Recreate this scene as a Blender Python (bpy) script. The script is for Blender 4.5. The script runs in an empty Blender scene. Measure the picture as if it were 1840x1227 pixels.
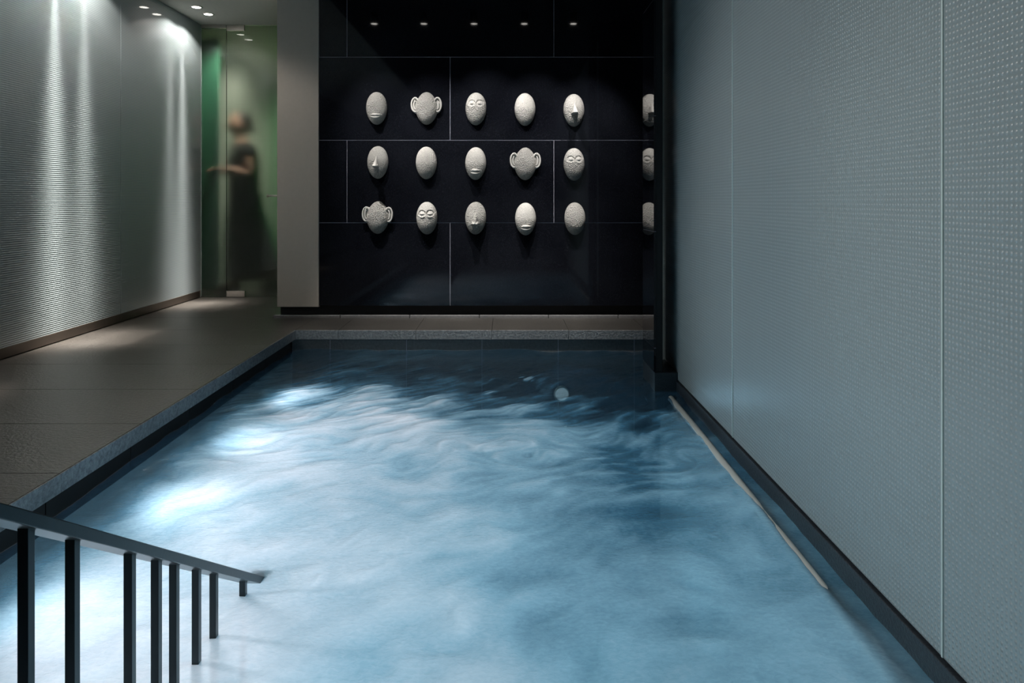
import bpy, bmesh, math, random
import numpy as np
from mathutils import Vector, Matrix
R = math.radians
PI = math.pi
sc = bpy.context.scene
C = sc.collection
random.seed(4)
rng = np.random.default_rng(4)

# ------------------------------------------------------------------ camera, world, exposure
# metres; z = 0 is the top of the stone deck, y runs away from the viewer
EYE = 0.85
F = 1300.0                      # focal length in pixels of the 1840 wide frame
cam_d = bpy.data.cameras.new('camera')
cam_d.sensor_fit = 'HORIZONTAL'; cam_d.sensor_width = 36.0
cam_d.lens = 36.0 * F / 1840.0
cam_d.shift_x = (920 - 911) / 1840.0
cam_d.shift_y = (361 - 613.5) / 1840.0
cam_d.clip_start = 0.02; cam_d.clip_end = 60
cam = bpy.data.objects.new('camera', cam_d); C.objects.link(cam)
cam.location = (0, 0, EYE); cam.rotation_euler = (PI / 2, 0, R(0.12))
cam.rotation_euler = (PI / 2, 0, 0)
sc.camera = cam

w = bpy.data.worlds.new('world'); sc.world = w; w.use_nodes = True
w.node_tree.nodes['Background'].inputs[0].default_value = (0.02, 0.03, 0.035, 1)
w.node_tree.nodes['Background'].inputs[1].default_value = 0.0

sc.view_settings.view_transform = 'Standard'
sc.view_settings.look = 'None'
sc.view_settings.exposure = 0.0
sc.view_settings.gamma = 1.0
sc.view_settings.use_curve_mapping = False
cy = sc.cycles
cy.max_bounces = 8; cy.diffuse_bounces = 6; cy.glossy_bounces = 4
cy.transmission_bounces = 6; cy.transparent_max_bounces = 6
cy.caustics_reflective = False; cy.caustics_refractive = False
cy.sample_clamp_indirect = 3.0
cy.blur_glossy = 0.5


def light(name, kind, loc, energy, color=(1, 1, 1), target=None, size=0.02, cone=40, blend=0.6):
    d = bpy.data.lights.new(name, kind)
    d.energy = energy; d.color = color
    if kind in ('POINT', 'SPOT'):
        d.shadow_soft_size = size
    if kind == 'SPOT':
        d.spot_size = R(cone); d.spot_blend = blend
    o = bpy.data.objects.new(name, d); C.objects.link(o)
    o.location = loc
    if target is not None:
        o.rotation_euler = (Vector(target) - Vector(loc)).to_track_quat('-Z', 'Y').to_euler()
    return o


def wall_washer(loc, energy):
    """reflector lamp: narrow across, with a tail that climbs the glass beside it"""
    o = light('walkway_beam', 'SPOT', loc, energy, (1.0, 0.92, 0.84), (loc[0], loc[1], 0), 0.008, 110, 0.6)
    o.rotation_euler = (0, 0, 0)
    d = o.data; d.use_nodes = True; nt = d.node_tree
    tc = nt.nodes.new('ShaderNodeTexCoord'); sp = nt.nodes.new('ShaderNodeSeparateXYZ')
    nt.links.new(tc.outputs['Normal'], sp.inputs[0])
    def mt(op, a, b=0.0):
        n = nt.nodes.new('ShaderNodeMath'); n.operation = op
        for i, v in enumerate((a, b)):
            if isinstance(v, bpy.types.NodeSocket): nt.links.new(v, n.inputs[i])
            else: n.inputs[i].default_value = v
        return n.outputs[0]
    az = mt('MAXIMUM', mt('ABSOLUTE', sp.outputs[2]), 0.01)
    tx = mt('DIVIDE', mt('ABSOLUTE', sp.outputs[0]), az); ty = mt('DIVIDE', sp.outputs[1], az)
    across = mt('EXPONENT', mt('MULTIPLY', mt('POWER', mt('DIVIDE', mt('ABSOLUTE', ty), 0.078), 1.8), -1.0))
    wide = mt('MULTIPLY', mt('EXPONENT', mt('MULTIPLY', mt('POWER', mt('DIVIDE', mt('ABSOLUTE', ty), 0.2), 2.0), -1.0)), 0.07)
    along = mt('POWER', mt('DIVIDE', 0.095, mt('MAXIMUM', tx, 0.095)), 2.5)
    # the reflector throws its tail to the wall only, the deck side is cut off
    deck_side = mt('EXPONENT', mt('MULTIPLY', mt('MAXIMUM', mt('DIVIDE', sp.outputs[0], az), 0.0), -11.0))
    s = mt('MULTIPLY', mt('MULTIPLY', mt('ADD', across, wide), along), deck_side)
    nt.links.new(s, nt.nodes['Emission'].inputs['Strength'])
    return o


CEIL = 2.405
WATER = -0.135
WARM = (1.0, 0.93, 0.85)
# (x, y) of the recessed lamps over the walkway and what each beam washes
walk_lamps = [(-2.49, 5.80), (-2.486, 6.02), (-2.50, 4.32), (-2.50, 4.62), (-2.50, 2.82), (-2.50, 3.12), (-2.5, 1.3), (-2.5, 1.6)]
walk_power = [0.45, 1.0, 1.25, 0.75, 0.9, 0.7, 0.9, 0.7]
MZ = 2.31                       # these lamps hang a little below the dark ceiling
mask_lamps = [(-1.096, 4.51), (-0.686, 4.51), (-0.272, 4.51), (0.143, 4.51), (0.548, 4.51)]
for i, ((x, y), p) in enumerate(zip(walk_lamps, walk_power)):
    # tight beam of the reflector grazing the glass, then its soft spill
    wall_washer((x, y, CEIL - 0.02), 2000 * p)
    if y < 4:      # second beam added at the near lamps to brighten the glass across the pool
        light('walkway_beam', 'SPOT', (x, y, CEIL - 0.02), 92.0 * (0.5 + 0.5 * p), (1.0, 0.95, 0.91), (0.9, y - 0.5, 0.68), 0.010, 45, 1.0)
    light('walkway_beam', 'SPOT', (x, y, CEIL - 0.02), (15.0 if y > 5 else 18.0 if y > 4 else 9.0) * (0.5 + 0.5 * p), WARM, (-2.50, y, 0), 0.010, 140 if y > 4 else 134, 0.3 if y > 4 else 0.9)
mask_aim = [(-0.86, 1.20), (-0.48, 1.18), (-0.11, 1.25), (0.24, 1.2), (0.58, 1.15)]
for (x, y), (tx, tz) in zip(mask_lamps, mask_aim):
    light('mask_beam', 'SPOT', (x, y, MZ - 0.015), 66, (1.0, 0.97, 0.94), (tx, 5.25, tz), 0.010, 44, 0.8)
    light('mask_beam', 'SPOT', (x, y, MZ - 0.015), 130, (1.0, 0.97, 0.92), (tx, 4.97, 0), 0.010, 36, 0.8)
# lamps under water along the left side of the pool and one on the far side, then added white and teal fill lights
under_lamps = [(3.60, 5.4), (2.96, 5.6), (2.34, 5.4), (1.72, 3.8), (1.08, 3.0)]
for y, p in under_lamps:
    u_ = light('underwater_beam', 'SPOT', (-1.34, y, -0.40), p * 4.0, (0.97, 0.95, 1.0), (-0.75, y + 0.06, -0.13), 0.03, 92, 1.0); u_.visible_camera = False   # the glowing lens mesh is what one sees
teal_fill = [((0.45, 3.3, -0.9), 4), ((0.40, 2.2, -0.95), 4), ((0.40, 1.2, -0.95), 4), ((-0.15, 1.75, -0.8), 8.5), ((0.1, 2.7, -0.9), 4.5)]
for p_, e_ in [((-0.85, 2.0, -0.85), 9), ((-0.75, 3.0, -0.8), 8), ((-0.5, 1.1, -0.7), 8)]:  # added white fill without fixtures, brightens the left of the water
    light('underwater_glow', 'POINT', p_, e_ * 1.35, (0.96, 0.94, 1.0), None, 0.08).visible_camera = False
for p, e in teal_fill:  # added teal fill without fixtures, tints the rest of the water
    light('underwater_glow', 'POINT', p, e * 0.62, (0.40, 0.74, 0.88), None, 0.08).visible_camera = False
u_ = light('underwater_beam', 'SPOT', (0.36, 4.70, -0.42), 14, (0.55, 0.80, 1.0), (0.38, 3.75, -0.13), 0.03, 46, 0.8); u_.visible_camera = False
# the passage behind the glass door
light('passage_beam', 'SPOT', (-2.05, 7.9, CEIL - 0.03), 38, (1, 0.95, 0.88), (-2.1, 8.5, 0.9), 0.05, 120, 0.8)
light('passage_beam', 'SPOT', (-2.35, 6.50, CEIL - 0.03), 40, (1, 0.95, 0.88), (-2.45, 6.9, 0), 0.04, 130, 0.8)  # added unseen light, brightens the green panel behind the sidelight

light('passage_beam', 'SPOT', (-2.62, 7.7, CEIL - 0.03), 14, (1, 0.97, 0.90), (-2.9, 7.9, 0.9), 0.04, 120, 0.8)  # added unseen light, whitens the left passage wall
# ------------------------------------------------------------------ node helpers
class M:
    def __init__(s, name):
        s.m = bpy.data.materials.new(name); s.m.use_nodes = True
        s.t = s.m.node_tree; s.n = s.t.nodes; s.l = s.t.links
        s.n.clear()
        s.out = s.n.new('ShaderNodeOutputMaterial')
    def node(s, kind, ins=None, **props):
        n = s.n.new('ShaderNode' + kind)
        for k, v in props.items(): setattr(n, k, v)
        for k, v in (ins or {}).items():
            if hasattr(v, 'is_linked') or isinstance(v, bpy.types.NodeSocket): s.l.new(v, n.inputs[k])
            else: n.inputs[k].default_value = v
        return n
    def math(s, op, a, b=0.0, clamp=False):
        n = s.n.new('ShaderNodeMath'); n.operation = op; n.use_clamp = clamp
        for i, v in enumerate((a, b)):
            if isinstance(v, bpy.types.NodeSocket): s.l.new(v, n.inputs[i])
            else: n.inputs[i].default_value = v
        return n.outputs[0]
    def coords(s, scale=(1, 1, 1), kind='Object'):
        tc = s.n.new('ShaderNodeTexCoord')
        mp = s.n.new('ShaderNodeMapping'); mp.inputs['Scale'].default_value = scale
        s.l.new(tc.outputs[kind], mp.inputs['Vector'])
        return mp.outputs[0]
    def wcoords(s, scale=(1, 1, 1)):
        g = s.n.new('ShaderNodeNewGeometry')
        mp = s.n.new('ShaderNodeMapping'); mp.inputs['Scale'].default_value = scale
        s.l.new(g.outputs['Position'], mp.inputs['Vector'])
        return mp.outputs[0]
    def noise(s, vec, scale, detail=3, rough=0.5, dist=0.0):
        n = s.node('TexNoise', {'Vector': vec, 'Scale': scale, 'Detail': detail, 'Roughness': rough, 'Distortion': dist})
        return n.outputs['Fac']
    def ramp(s, fac, stops):
        n = s.n.new('ShaderNodeValToRGB'); s.l.new(fac, n.inputs[0])
        cr = n.color_ramp
        while len(cr.elements) > 1: cr.elements.remove(cr.elements[-1])
        for i, (p, c) in enumerate(stops):
            if isinstance(c, (int, float)): c = (c, c, c)
            e = cr.elements[0] if i == 0 else cr.elements.new(p)
            e.position = p; e.color = (*c, 1)
        return n.outputs[0]
    def mix(s, fac, a, b):
        n = s.n.new('ShaderNodeMix'); n.data_type = 'RGBA'
        for k, v in ((0, fac), (6, a), (7, b)):
            if isinstance(v, bpy.types.NodeSocket): s.l.new(v, n.inputs[k])
            else: n.inputs[k].default_value = v if k == 0 else (*v, 1)
        return n.outputs[2]
    def bump(s, h, strength, dist=0.01, normal=None):
        n = s.node('Bump', {'Height': h, 'Strength': strength, 'Distance': dist})
        if normal is not None: s.l.new(normal, n.inputs['Normal'])
        return n.outputs[0]
    def princ(s, color, rough, metal=0.0, normal=None, **kw):
        p = s.n.new('ShaderNodeBsdfPrincipled')
        def put(k, v):
            if isinstance(v, bpy.types.NodeSocket): s.l.new(v, p.inputs[k])
            else: p.inputs[k].default_value = (*v, 1) if isinstance(v, tuple) and len(v) == 3 else v
        put('Base Color', color); put('Roughness', rough); put('Metallic', metal)
        if normal is not None: put('Normal', normal)
        for k, v in kw.items(): put(k.replace('_', ' '), v)
        s.l.new(p.outputs[0], s.out.inputs[0])
        return p


def stone(name, c1, c2, rough, scale, bump, spec=0.5):
    m = M(name); v = m.wcoords()
    a = m.noise(v, scale, 4, 0.65)
    b = m.noise(v, 3.0, 3, 0.5)
    col = m.mix(m.ramp(a, [(0.3, 0.0), (0.7, 1.0)]), c1, c2)
    col = m.mix(m.math('MULTIPLY', m.ramp(b, [(0.35, 0.0), (0.7, 1.0)]), 0.35), col, tuple(0.6 * k for k in c1))
    n = m.bump(a, bump, 0.004)
    m.princ(col, rough, normal=n, **{'Specular_IOR_Level': spec})
    return m.m


deck_stone = stone('deck_stone', (0.017, 0.016, 0.0148), (0.068, 0.062, 0.055), 0.30, 75, 1.0, 0.6)
kerb_stone = stone('flamed_edge_stone', (0.14, 0.15, 0.16), (0.42, 0.44, 0.46), 0.45, 70, 1.0)
pool_tile_m = stone('dark_pool_stone', (0.11, 0.115, 0.125), (0.20, 0.205, 0.215), 0.35, 60, 0.5)
black_stone = stone('black_kerb_stone', (0.02, 0.026, 0.034), (0.06, 0.075, 0.09), 0.3, 120, 0.6)
basin_m = stone('pool_basin_tile', (0.50, 0.62, 0.66), (0.6, 0.7, 0.74), 0.6, 20, 0.1)


def granite(name, rough, spec):
    m = M(name); v = m.wcoords()
    vo = m.node('TexVoronoi', {'Vector': v, 'Scale': 420.0})
    sp = m.ramp(vo.outputs['Color'], [(0.0, 0.0), (0.78, 0.0), (0.9, 1.0)])
    big = m.noise(v, 2.2, 3, 0.5)
    base = m.mix(m.ramp(big, [(0.35, 0.0), (0.65, 1.0)]), (0.0035, 0.004, 0.006), (0.007, 0.008, 0.011))
    col = m.mix(m.math('MULTIPLY', sp, 0.35), base, (0.045, 0.045, 0.06))
    m.princ(col, rough, **{'Specular_IOR_Level': spec})
    return m.m
granite_m = granite('polished_black_granite', 0.05, 0.42)
pier_m = granite('mirror_black_granite', 0.03, 0.35)
strip_m = stone('polished_grey_skirting', (0.12, 0.12, 0.125), (0.18, 0.175, 0.175), 0.22, 60, 0.05, 0.9)


def plain(name, col, rough, metal=0.0, nscale=40, amt=0.12, bump=0.05):
    m = M(name); v = m.wcoords()
    a = m.noise(v, nscale, 3)
    c = m.mix(m.math('MULTIPLY', a, amt * 2), col, tuple(k * 0.6 for k in col))
    m.princ(c, rough, metal, normal=m.bump(a, bump, 0.002))
    return m.m
grout_m = plain('pale_grout', (0.50, 0.50, 0.58), 0.5)
plaster_m = plain('taupe_plaster', (0.46, 0.415, 0.36), 0.8)
ceil_m = plain('pale_ceiling_paint', (0.90, 0.85, 0.78), 0.8)
dark_ceil_m = plain('dark_ceiling_board', (0.03, 0.032, 0.035), 0.5)
black_m = plain('black_recess', (0.006, 0.006, 0.007), 0.7)
darkwall_m = plain('dark_wall_paint', (0.04, 0.045, 0.05), 0.7)
bronze_m = plain('bronze_skirting', (0.11, 0.09, 0.075), 0.38, 0.6)
steel_m = plain('brushed_steel', (0.62, 0.58, 0.54), 0.3, 0.85)
rail_m = plain('dark_metal_bar', (0.022, 0.03, 0.033), 0.32, 0.55, 90)
white_wall_m = plain('white_passage_paint', (0.62, 0.64, 0.54), 0.8)
green_m = plain('green_glass_panel', (0.10, 0.42, 0.24), 0.35)
darkgreen_m = plain('deep_green_paint', (0.02, 0.20, 0.05), 0.5)
seal_m = plain('pale_glass_edge', (0.66, 0.80, 0.78), 0.25)
pipe_m = plain('pale_tube', (0.72, 0.78, 0.76), 0.35)
cloth_m = plain('dark_cloth', (0.018, 0.02, 0.02), 0.85)
skin_m = plain('skin', (0.58, 0.33, 0.22), 0.55)
hair_m = plain('dark_hair', (0.02, 0.014, 0.01), 0.5)


def lamp_glow(name, col, strength):
    m = M(name)
    e = m.node('Emission', {'Color': (*col, 1), 'Strength': strength})
    m.l.new(e.outputs[0], m.out.inputs[0])
    return m.m
lamp_m = lamp_glow('lit_lamp_lens', (1.0, 0.95, 0.88), 14.0)
under_m = lamp_glow('lit_pool_lens', (0.8, 0.92, 1.0), 1.2)


def mask_stone():
    m = M('pale_pitted_stone'); v = m.coords()
    a = m.noise(v, 150, 4, 0.6)
    vo = m.node('TexVoronoi', {'Vector': v, 'Scale': 140.0})
    pit = m.math('MULTIPLY', vo.outputs['Distance'], 1.0)
    col = m.mix(m.ramp(a, [(0.3, 0), (0.7, 1)]), (0.40, 0.38, 0.35), (0.60, 0.58, 0.54))
    att = m.node('Attribute', attribute_name='pitting')
    h = m.math('MULTIPLY', m.math('ADD', pit, m.math('MULTIPLY', a, 0.8)), att.outputs['Fac'])
    pore = m.math('MULTIPLY', m.ramp(pit, [(0.08, 1.0), (0.42, 0.0)]), att.outputs['Fac'])
    col = m.mix(m.math('MULTIPLY', pore, 0.3), col, (0.16, 0.14, 0.12))
    m.princ(col, 0.85, normal=m.bump(h, 1.0, 0.013))
    return m.m
mask_m = mask_stone()
def smooth_stone():
    m = M('pale_smooth_stone'); v = m.coords()
    a = m.noise(v, 260, 3, 0.6)
    col = m.mix(a, (0.46, 0.44, 0.41), (0.62, 0.60, 0.56))
    m.princ(col, 0.8, normal=m.bump(a, 0.25, 0.003))
    return m.m
smooth_m = smooth_stone()


def grid_height(m, pu, pv, axes, sharp=2.0):
    """small square cells pressed into the glass, pitch in metres along two axes"""
    g = m.n.new('ShaderNodeNewGeometry'); s = m.n.new('ShaderNodeSeparateXYZ')
    m.l.new(g.outputs['Position'], s.inputs[0])
    def w_(ax, p):
        a = m.math('SINE', m.math('MULTIPLY', s.outputs[ax], 2 * PI / p))
        return m.math('ADD', m.math('MULTIPLY', a, 0.5), 0.5)
    return w_(axes[0], pu), w_(axes[1], pv)


def left_glass():
    m = M('ribbed_wall_glass')
    u, v = grid_height(m, 0.0118, 0.0118, ('Y', 'Z'))
    h = m.math('ADD', m.math('MULTIPLY', v, 1.0), m.math('MULTIPLY', u, 0.22))
    col = m.mix(v, (0.245, 0.30, 0.318), (0.35, 0.40, 0.415))
    p = m.princ(col, 0.32, normal=m.bump(h, 0.35, 0.0018), **{'Specular_IOR_Level': 0.5, 'Coat_Weight': 0.6, 'Coat_Roughness': 0.05})
    return m.m
left_glass_m = left_glass()


def right_glass():
    m = M('pressed_wall_glass')
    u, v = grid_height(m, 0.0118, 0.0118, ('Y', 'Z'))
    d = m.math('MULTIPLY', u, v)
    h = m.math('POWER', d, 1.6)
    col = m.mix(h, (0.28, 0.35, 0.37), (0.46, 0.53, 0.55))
    m.princ(col, 0.30, normal=m.bump(h, 0.65, 0.003), **{'Specular_IOR_Level': 0.8})
    return m.m
right_glass_m = right_glass()


def door_glass():
    m = M('pressed_door_glass')
    u, v = grid_height(m, 0.0125, 0.0125, ('X', 'Z'))
    h = m.math('ADD', u, v)
    n = m.bump(h, 0.25, 0.002)
    gl = m.node('BsdfGlass', {'Color': (0.93, 0.96, 0.93, 1), 'Roughness': 0.30, 'IOR': 1.45, 'Normal': n})
    m.l.new(gl.outputs[0], m.out.inputs[0])
    return m.m
def clear_face():
    m = M('smooth_glass_face')
    gl = m.node('BsdfGlass', {'Color': (0.94, 0.97, 0.94, 1), 'Roughness': 0.0, 'IOR': 1.45})
    m.l.new(gl.outputs[0], m.out.inputs[0])
    return m.m
door_glass_m = door_glass(); clear_m = clear_face()

# ------------------------------------------------------------------ mesh helpers
def link(name, me, parent=None, loc=(0, 0, 0), rot=(0, 0, 0)):
    o = bpy.data.objects.new(name, me); C.objects.link(o)
    o.location = loc; o.rotation_euler = rot
    if parent is not None: o.parent = parent
    return o

def box_mesh(name, size, mat, bevel=0.0, seg=2):
    bm = bmesh.new()
    bmesh.ops.create_cube(bm, size=1.0)
    bmesh.ops.scale(bm, vec=size, verts=bm.verts)
    if bevel > 0:
        bmesh.ops.bevel(bm, geom=bm.edges[:], offset=bevel, segments=seg, profile=0.5, affect='EDGES')
    me = bpy.data.meshes.new(name); bm.to_mesh(me); bm.free()
    for mm in (mat if isinstance(mat, (list, tuple)) else [mat]): me.materials.append(mm)
    return me

def box(name, lo, hi, mat, parent=None, bevel=0.0, origin='center'):
    """box between two corners, given in the parent's space"""
    lo = Vector(lo); hi = Vector(hi)
    me = box_mesh(name, tuple(hi - lo), mat, bevel)
    return link(name, me, parent, (lo + hi) / 2)

def smooth(me):
    me.polygons.foreach_set('use_smooth', [True] * len(me.polygons))

def tag(o, label=None, cat=None, group=None, kind=None):
    if label: o['label'] = label
    if cat: o['category'] = cat
    if group: o['group'] = group
    if kind: o['kind'] = kind
    return o

def empty(name, loc):
    o = bpy.data.objects.new(name, None); C.objects.link(o)
    o.location = loc; o.empty_display_size = 0.05
    return o

def structure(o, label, cat):
    return tag(o, label, cat, None, 'structure')

def pydata(name, vs, fs, mat, sm=True):
    me = bpy.data.meshes.new(name); me.from_pydata(vs, [], fs); me.update()
    me.materials.append(mat)
    if sm: smooth(me)
    return me

def tube_mesh(name, pts, rads, mat, seg=12, flat=1.0):
    """tapered tube along points, rounded ends; flat squashes it along y"""
    bm = bmesh.new(); rings = []
    pts = [Vector(p) for p in pts]
    for i, p in enumerate(pts):
        a = pts[max(i - 1, 0)]; b = pts[min(i + 1, len(pts) - 1)]
        d = (b - a).normalized()
        ref = Vector((0, 1, 0)) if abs(d.y) < 0.9 else Vector((1, 0, 0))
        s = d.cross(ref).normalized(); t = s.cross(d).normalized()
        ring = []
        for k in range(seg):
            an = 2 * PI * k / seg
            q = p + s * math.cos(an) * rads[i] + t * math.sin(an) * rads[i] * flat
            ring.append(bm.verts.new(q))
        rings.append(ring)
    for r0, r1 in zip(rings, rings[1:]):
        for k in range(seg):
            bm.faces.new((r0[k], r0[(k + 1) % seg], r1[(k + 1) % seg], r1[k]))
    bm.faces.new(rings[0][::-1]); bm.faces.new(rings[-1])
    bmesh.ops.recalc_face_normals(bm, faces=bm.faces)
    me = bpy.data.meshes.new(name); bm.to_mesh(me); bm.free()
    me.materials.append(mat); smooth(me)
    return me

def lathe_mesh(name, prof, mat, seg=32):
    """profile of (radius, z) turned about z"""
    vs, fs = [], []
    for r, z in prof:
        for k in range(seg):
            a = 2 * PI * k / seg
            vs.append((r * math.cos(a), r * math.sin(a), z))
    n = len(prof)
    for i in range(n - 1):
        for k in range(seg):
            k2 = (k + 1) % seg
            fs.append((i * seg + k, i * seg + k2, (i + 1) * seg + k2, (i + 1) * seg + k))
    return pydata(name, vs, fs, mat)

# ------------------------------------------------------------------ the setting
XL, XD, XK = -2.70, -1.396, 0.878      # left glass wall, deck edge, right kerb
YB, YE = 5.253, 4.762                  # mask wall, far edge of the pool
YDOOR = 6.39

# deck: a screed with single slabs laid on it
floor = box('floor', (-3.0, -2.4, -0.16), (XD - 0.03, 9.0, -0.062), black_m)
structure(floor, 'brown grey granite deck slabs beside the pool', 'floor')
def at(o, p): return Vector(p) - o.location
def slab(name, lo, hi, mat, parent, bevel=0.0015):
    return box(name, at(parent, lo), at(parent, hi), mat, parent, bevel)
JY = [(-2.35 + 0.5 * i) for i in range(-1, 25)]
ys = [2.26 + 0.503 * k for k in range(-9, 14)]
for a, b in zip(ys, ys[1:]):
    xr = XD if b < YE + 0.02 else (XD if a < YE else -1.30)
    slab('stone_slab', (XL - 0.02, a + 0.001, -0.06), (-1.66 if False else XD - 0.002 if b <= YE else XD, b - 0.001, 0.0), deck_stone, floor)
# rough sawn edge course of the coping, its face to the water
for a, b in zip(ys, ys[1:]):
    if a > YE: break
    b2 = min(b, YE + 0.25)
    slab('coping_stone', (XD - 0.001, a + 0.001, -0.0605), (XD + 0.004, b2 - 0.001, -0.0012), kerb_stone, floor, 0.0008)

floor_far = box('floor_far', (XD - 0.029, YE + 0.03, -0.16), (1.3, YB + 0.6, -0.062), black_m)
structure(floor_far, 'granite deck strip below the stone masks', 'floor')
x = XD + 0.001
xs = [XD, -1.11, -0.60, -0.10, 0.405, 0.91, 1.30]
for a, b in zip(xs, xs[1:]):
    slab('stone_slab', (a + 0.001, YE, -0.058), (b - 0.001, YB - 0.0, 0.0), deck_stone, floor_far)
    slab('coping_stone', (a + 0.001, YE - 0.004, -0.0605), (b - 0.001, YE - 0.0005, -0.0012), kerb_stone, floor_far, 0.0008)
slab('stone_slab', (XD + 0.001, YB + 0.17, -0.058), (1.3, YB + 0.5, 0.0), deck_stone, floor_far)

# pool basin, its walls above and below the water
basin = box('pool_basin', (XD - 0.3, -2.2, -1.35), (1.6, YE + 0.3, -1.25), basin_m)
structure(basin, 'pale tiled basin of the bubbling pool', 'pool')
slab('basin_wall', (XD - 0.12, -2.2, -1.25), (XD - 0.02, YE + 0.1, WATER - 0.03), basin_m, basin)
slab('basin_wall', (XD - 0.12, YE + 0.03, -1.25), (1.4, YE + 0.1, WATER - 0.03), basin_m, basin)
slab('basin_wall', (XK, -2.2, -1.25), (XK + 0.1, 4.15, WATER - 0.03), basin_m, basin)
slab('basin_wall', (1.3, 4.15, -1.25), (1.4, YE + 0.1, WATER - 0.03), basin_m, basin)
# dark stone band above the water line
tx = [XD - 0.02, -1.165, -0.662, -0.165, 0.337, 0.838, 1.3]
for a, b in zip(tx, tx[1:]):
    slab('wall_tile', (a + 0.0022, YE + 0.004, -1.25), (b - 0.0022, YE + 0.02, -0.064), pool_tile_m, basin, 0.001)
slab('tile_backing', (XD - 0.02, YE + 0.006, -1.25), (1.3, YE + 0.026, -0.061), grout_m, basin)
for k in range(12):
    a = -1.3 + 0.503 * k
    slab('wall_tile', (XD - 0.05, a + 0.0015, -0.62), (XD - 0.02, min(a + 0.5, YE), -0.0615), black_m, basin, 0.001)
# entry steps at the near end, under the water where the photograph looks
steps = box('pool_steps', (XD - 0.02, -2.3, -0.16), (XK, 0.02, 0.0), deck_stone)
structure(steps, 'stone entry steps going down into the pool', 'steps')
for k in range(1, 6):
    slab('step', (XD - 0.019, 0.02 + 0.277 * (k - 1), -0.17 * k - 0.16), (XK - 0.001, 0.02 + 0.277 * k, -0.17 * k), basin_m, steps, 0.004)

# black granite wall, single slabs with open pale joints
wall_back = box('wall_back', (-1.360, YB - 0.0105, 0.092), (1.35, YB + 0.16, CEIL), grout_m)
structure(wall_back, 'polished black granite wall behind the stone masks', 'wall')
SC = 247.5
zrow = [0.090, 0.692, 1.290, 1.892, CEIL]
cols = [[-1.362, (809 - 911) / SC, (1180 - 911) / SC, 1.35],
        [-1.362, (624 - 911) / SC, (995 - 911) / SC, 1.35],
        [-1.362, (809 - 911) / SC, (1180 - 911) / SC, 1.35],
        [-1.362, (624 - 911) / SC, (995 - 911) / SC, 1.35]]
for r in range(4):
    for a, b in zip(cols[r], cols[r][1:]):
        slab('granite_slab', (a + 0.0012, YB - 0.012, zrow[r] + 0.0012), (b - 0.0012, YB + 0.004, zrow[r + 1] - 0.0012), granite_m, wall_back, 0.0008)
slab('recess_back', (-1.655, YB + 0.035, 0.0), (1.35, YB + 0.16, 0.12), black_m, wall_back)
a = -1.65
edges = [-1.70] + [(p - 911) / 245.0 for p in (614, 738, 862, 985, 1109)] + [1.3]
for a, b in zip(edges, edges[1:]):
    slab('skirting_stone', (a + 0.001, YB - 0.004, -0.01), (b - 0.001, YB + 0.034, 0.022), strip_m, wall_back, 0.006)

pillar = box('wall_pillar', (-1.665, YB - 0.014, 0.082), (-1.3635, YB + 0.45, CEIL), plaster_m, None, 0.003)
structure(pillar, 'taupe plaster pillar between glass door and black wall', 'pillar')

# ceilings
ceiling = box('ceiling', (-3.0, -2.4, CEIL), (-1.37, 9.0, CEIL + 0.1), ceil_m)
structure(ceiling, 'pale ceiling over the walkway', 'ceiling')
ceil2 = box('ceiling_pool', (-1.37, -2.4, CEIL), (1.7, YB + 0.4, CEIL + 0.1), dark_ceil_m)
structure(ceil2, 'dark ceiling over the pool', 'ceiling')
wf = box('wall_front', (-3.0, -2.5, -0.2), (1.7, -2.4, CEIL), darkwall_m)
structure(wf, 'dark wall at the near end of the room', 'wall')

# left wall of ribbed glass
wall_left = box('wall_left', (XL - 0.20, -2.4, 0.0), (XL - 0.030, YDOOR + 0.01, CEIL), darkwall_m)
structure(wall_left, 'ribbed grey green glass wall on the left', 'wall')
ply = [YDOOR - 0.002, 5.058, 3.728, 2.398, 1.068, -0.262, -1.592, -2.4]
for b, a in zip(ply, ply[1:]):
    slab('glass_panel', (XL - 0.014, a + 0.002, 0.062), (XL, b - 0.002, CEIL - 0.001), left_glass_m, wall_left, 0.0012)
    slab('panel_seal', (XL - 0.016, b - 0.002, 0.062), (XL - 0.002, b + 0.002, CEIL - 0.001), seal_m, wall_left)
slab('end_post', (XL - 0.03, YDOOR - 0.03, 0.002), (XL + 0.006, YDOOR - 0.02, 0.07), steel_m, wall_left)
bl = box('baseboard_left', (XL - 0.029, -2.4, 0.006), (XL + 0.002, YDOOR - 0.035, 0.061), bronze_m, None, 0.001)
structure(bl, 'dark bronze skirting along the left glass wall', 'baseboard')

# right wall of pressed glass on a dark kerb
wall_right = box('wall_right', (XK + 0.03, -2.4, -0.13), (XK + 0.12, 4.16, CEIL), darkwall_m)
structure(wall_right, 'pressed grey glass wall standing at the right edge of the pool', 'wall')
pry = [4.11, 2.826, 1.464, 0.10, -1.25, -2.4]
for b, a in zip(pry, pry[1:]):
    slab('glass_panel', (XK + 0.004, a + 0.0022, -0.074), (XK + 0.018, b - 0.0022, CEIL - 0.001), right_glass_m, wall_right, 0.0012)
    if b < 4:
        slab('panel_seal', (XK + 0.001, b - 0.0028, -0.074), (XK + 0.017, b + 0.0028, CEIL - 0.001), seal_m, wall_right)
kerb = box('trim_kerb', (XK - 0.004, -2.2, -0.24), (XK + 0.029, 3.76, -0.080), black_stone, None, 0.002)
structure(kerb, 'narrow dark stone kerb under the right glass wall', 'kerb')

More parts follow.
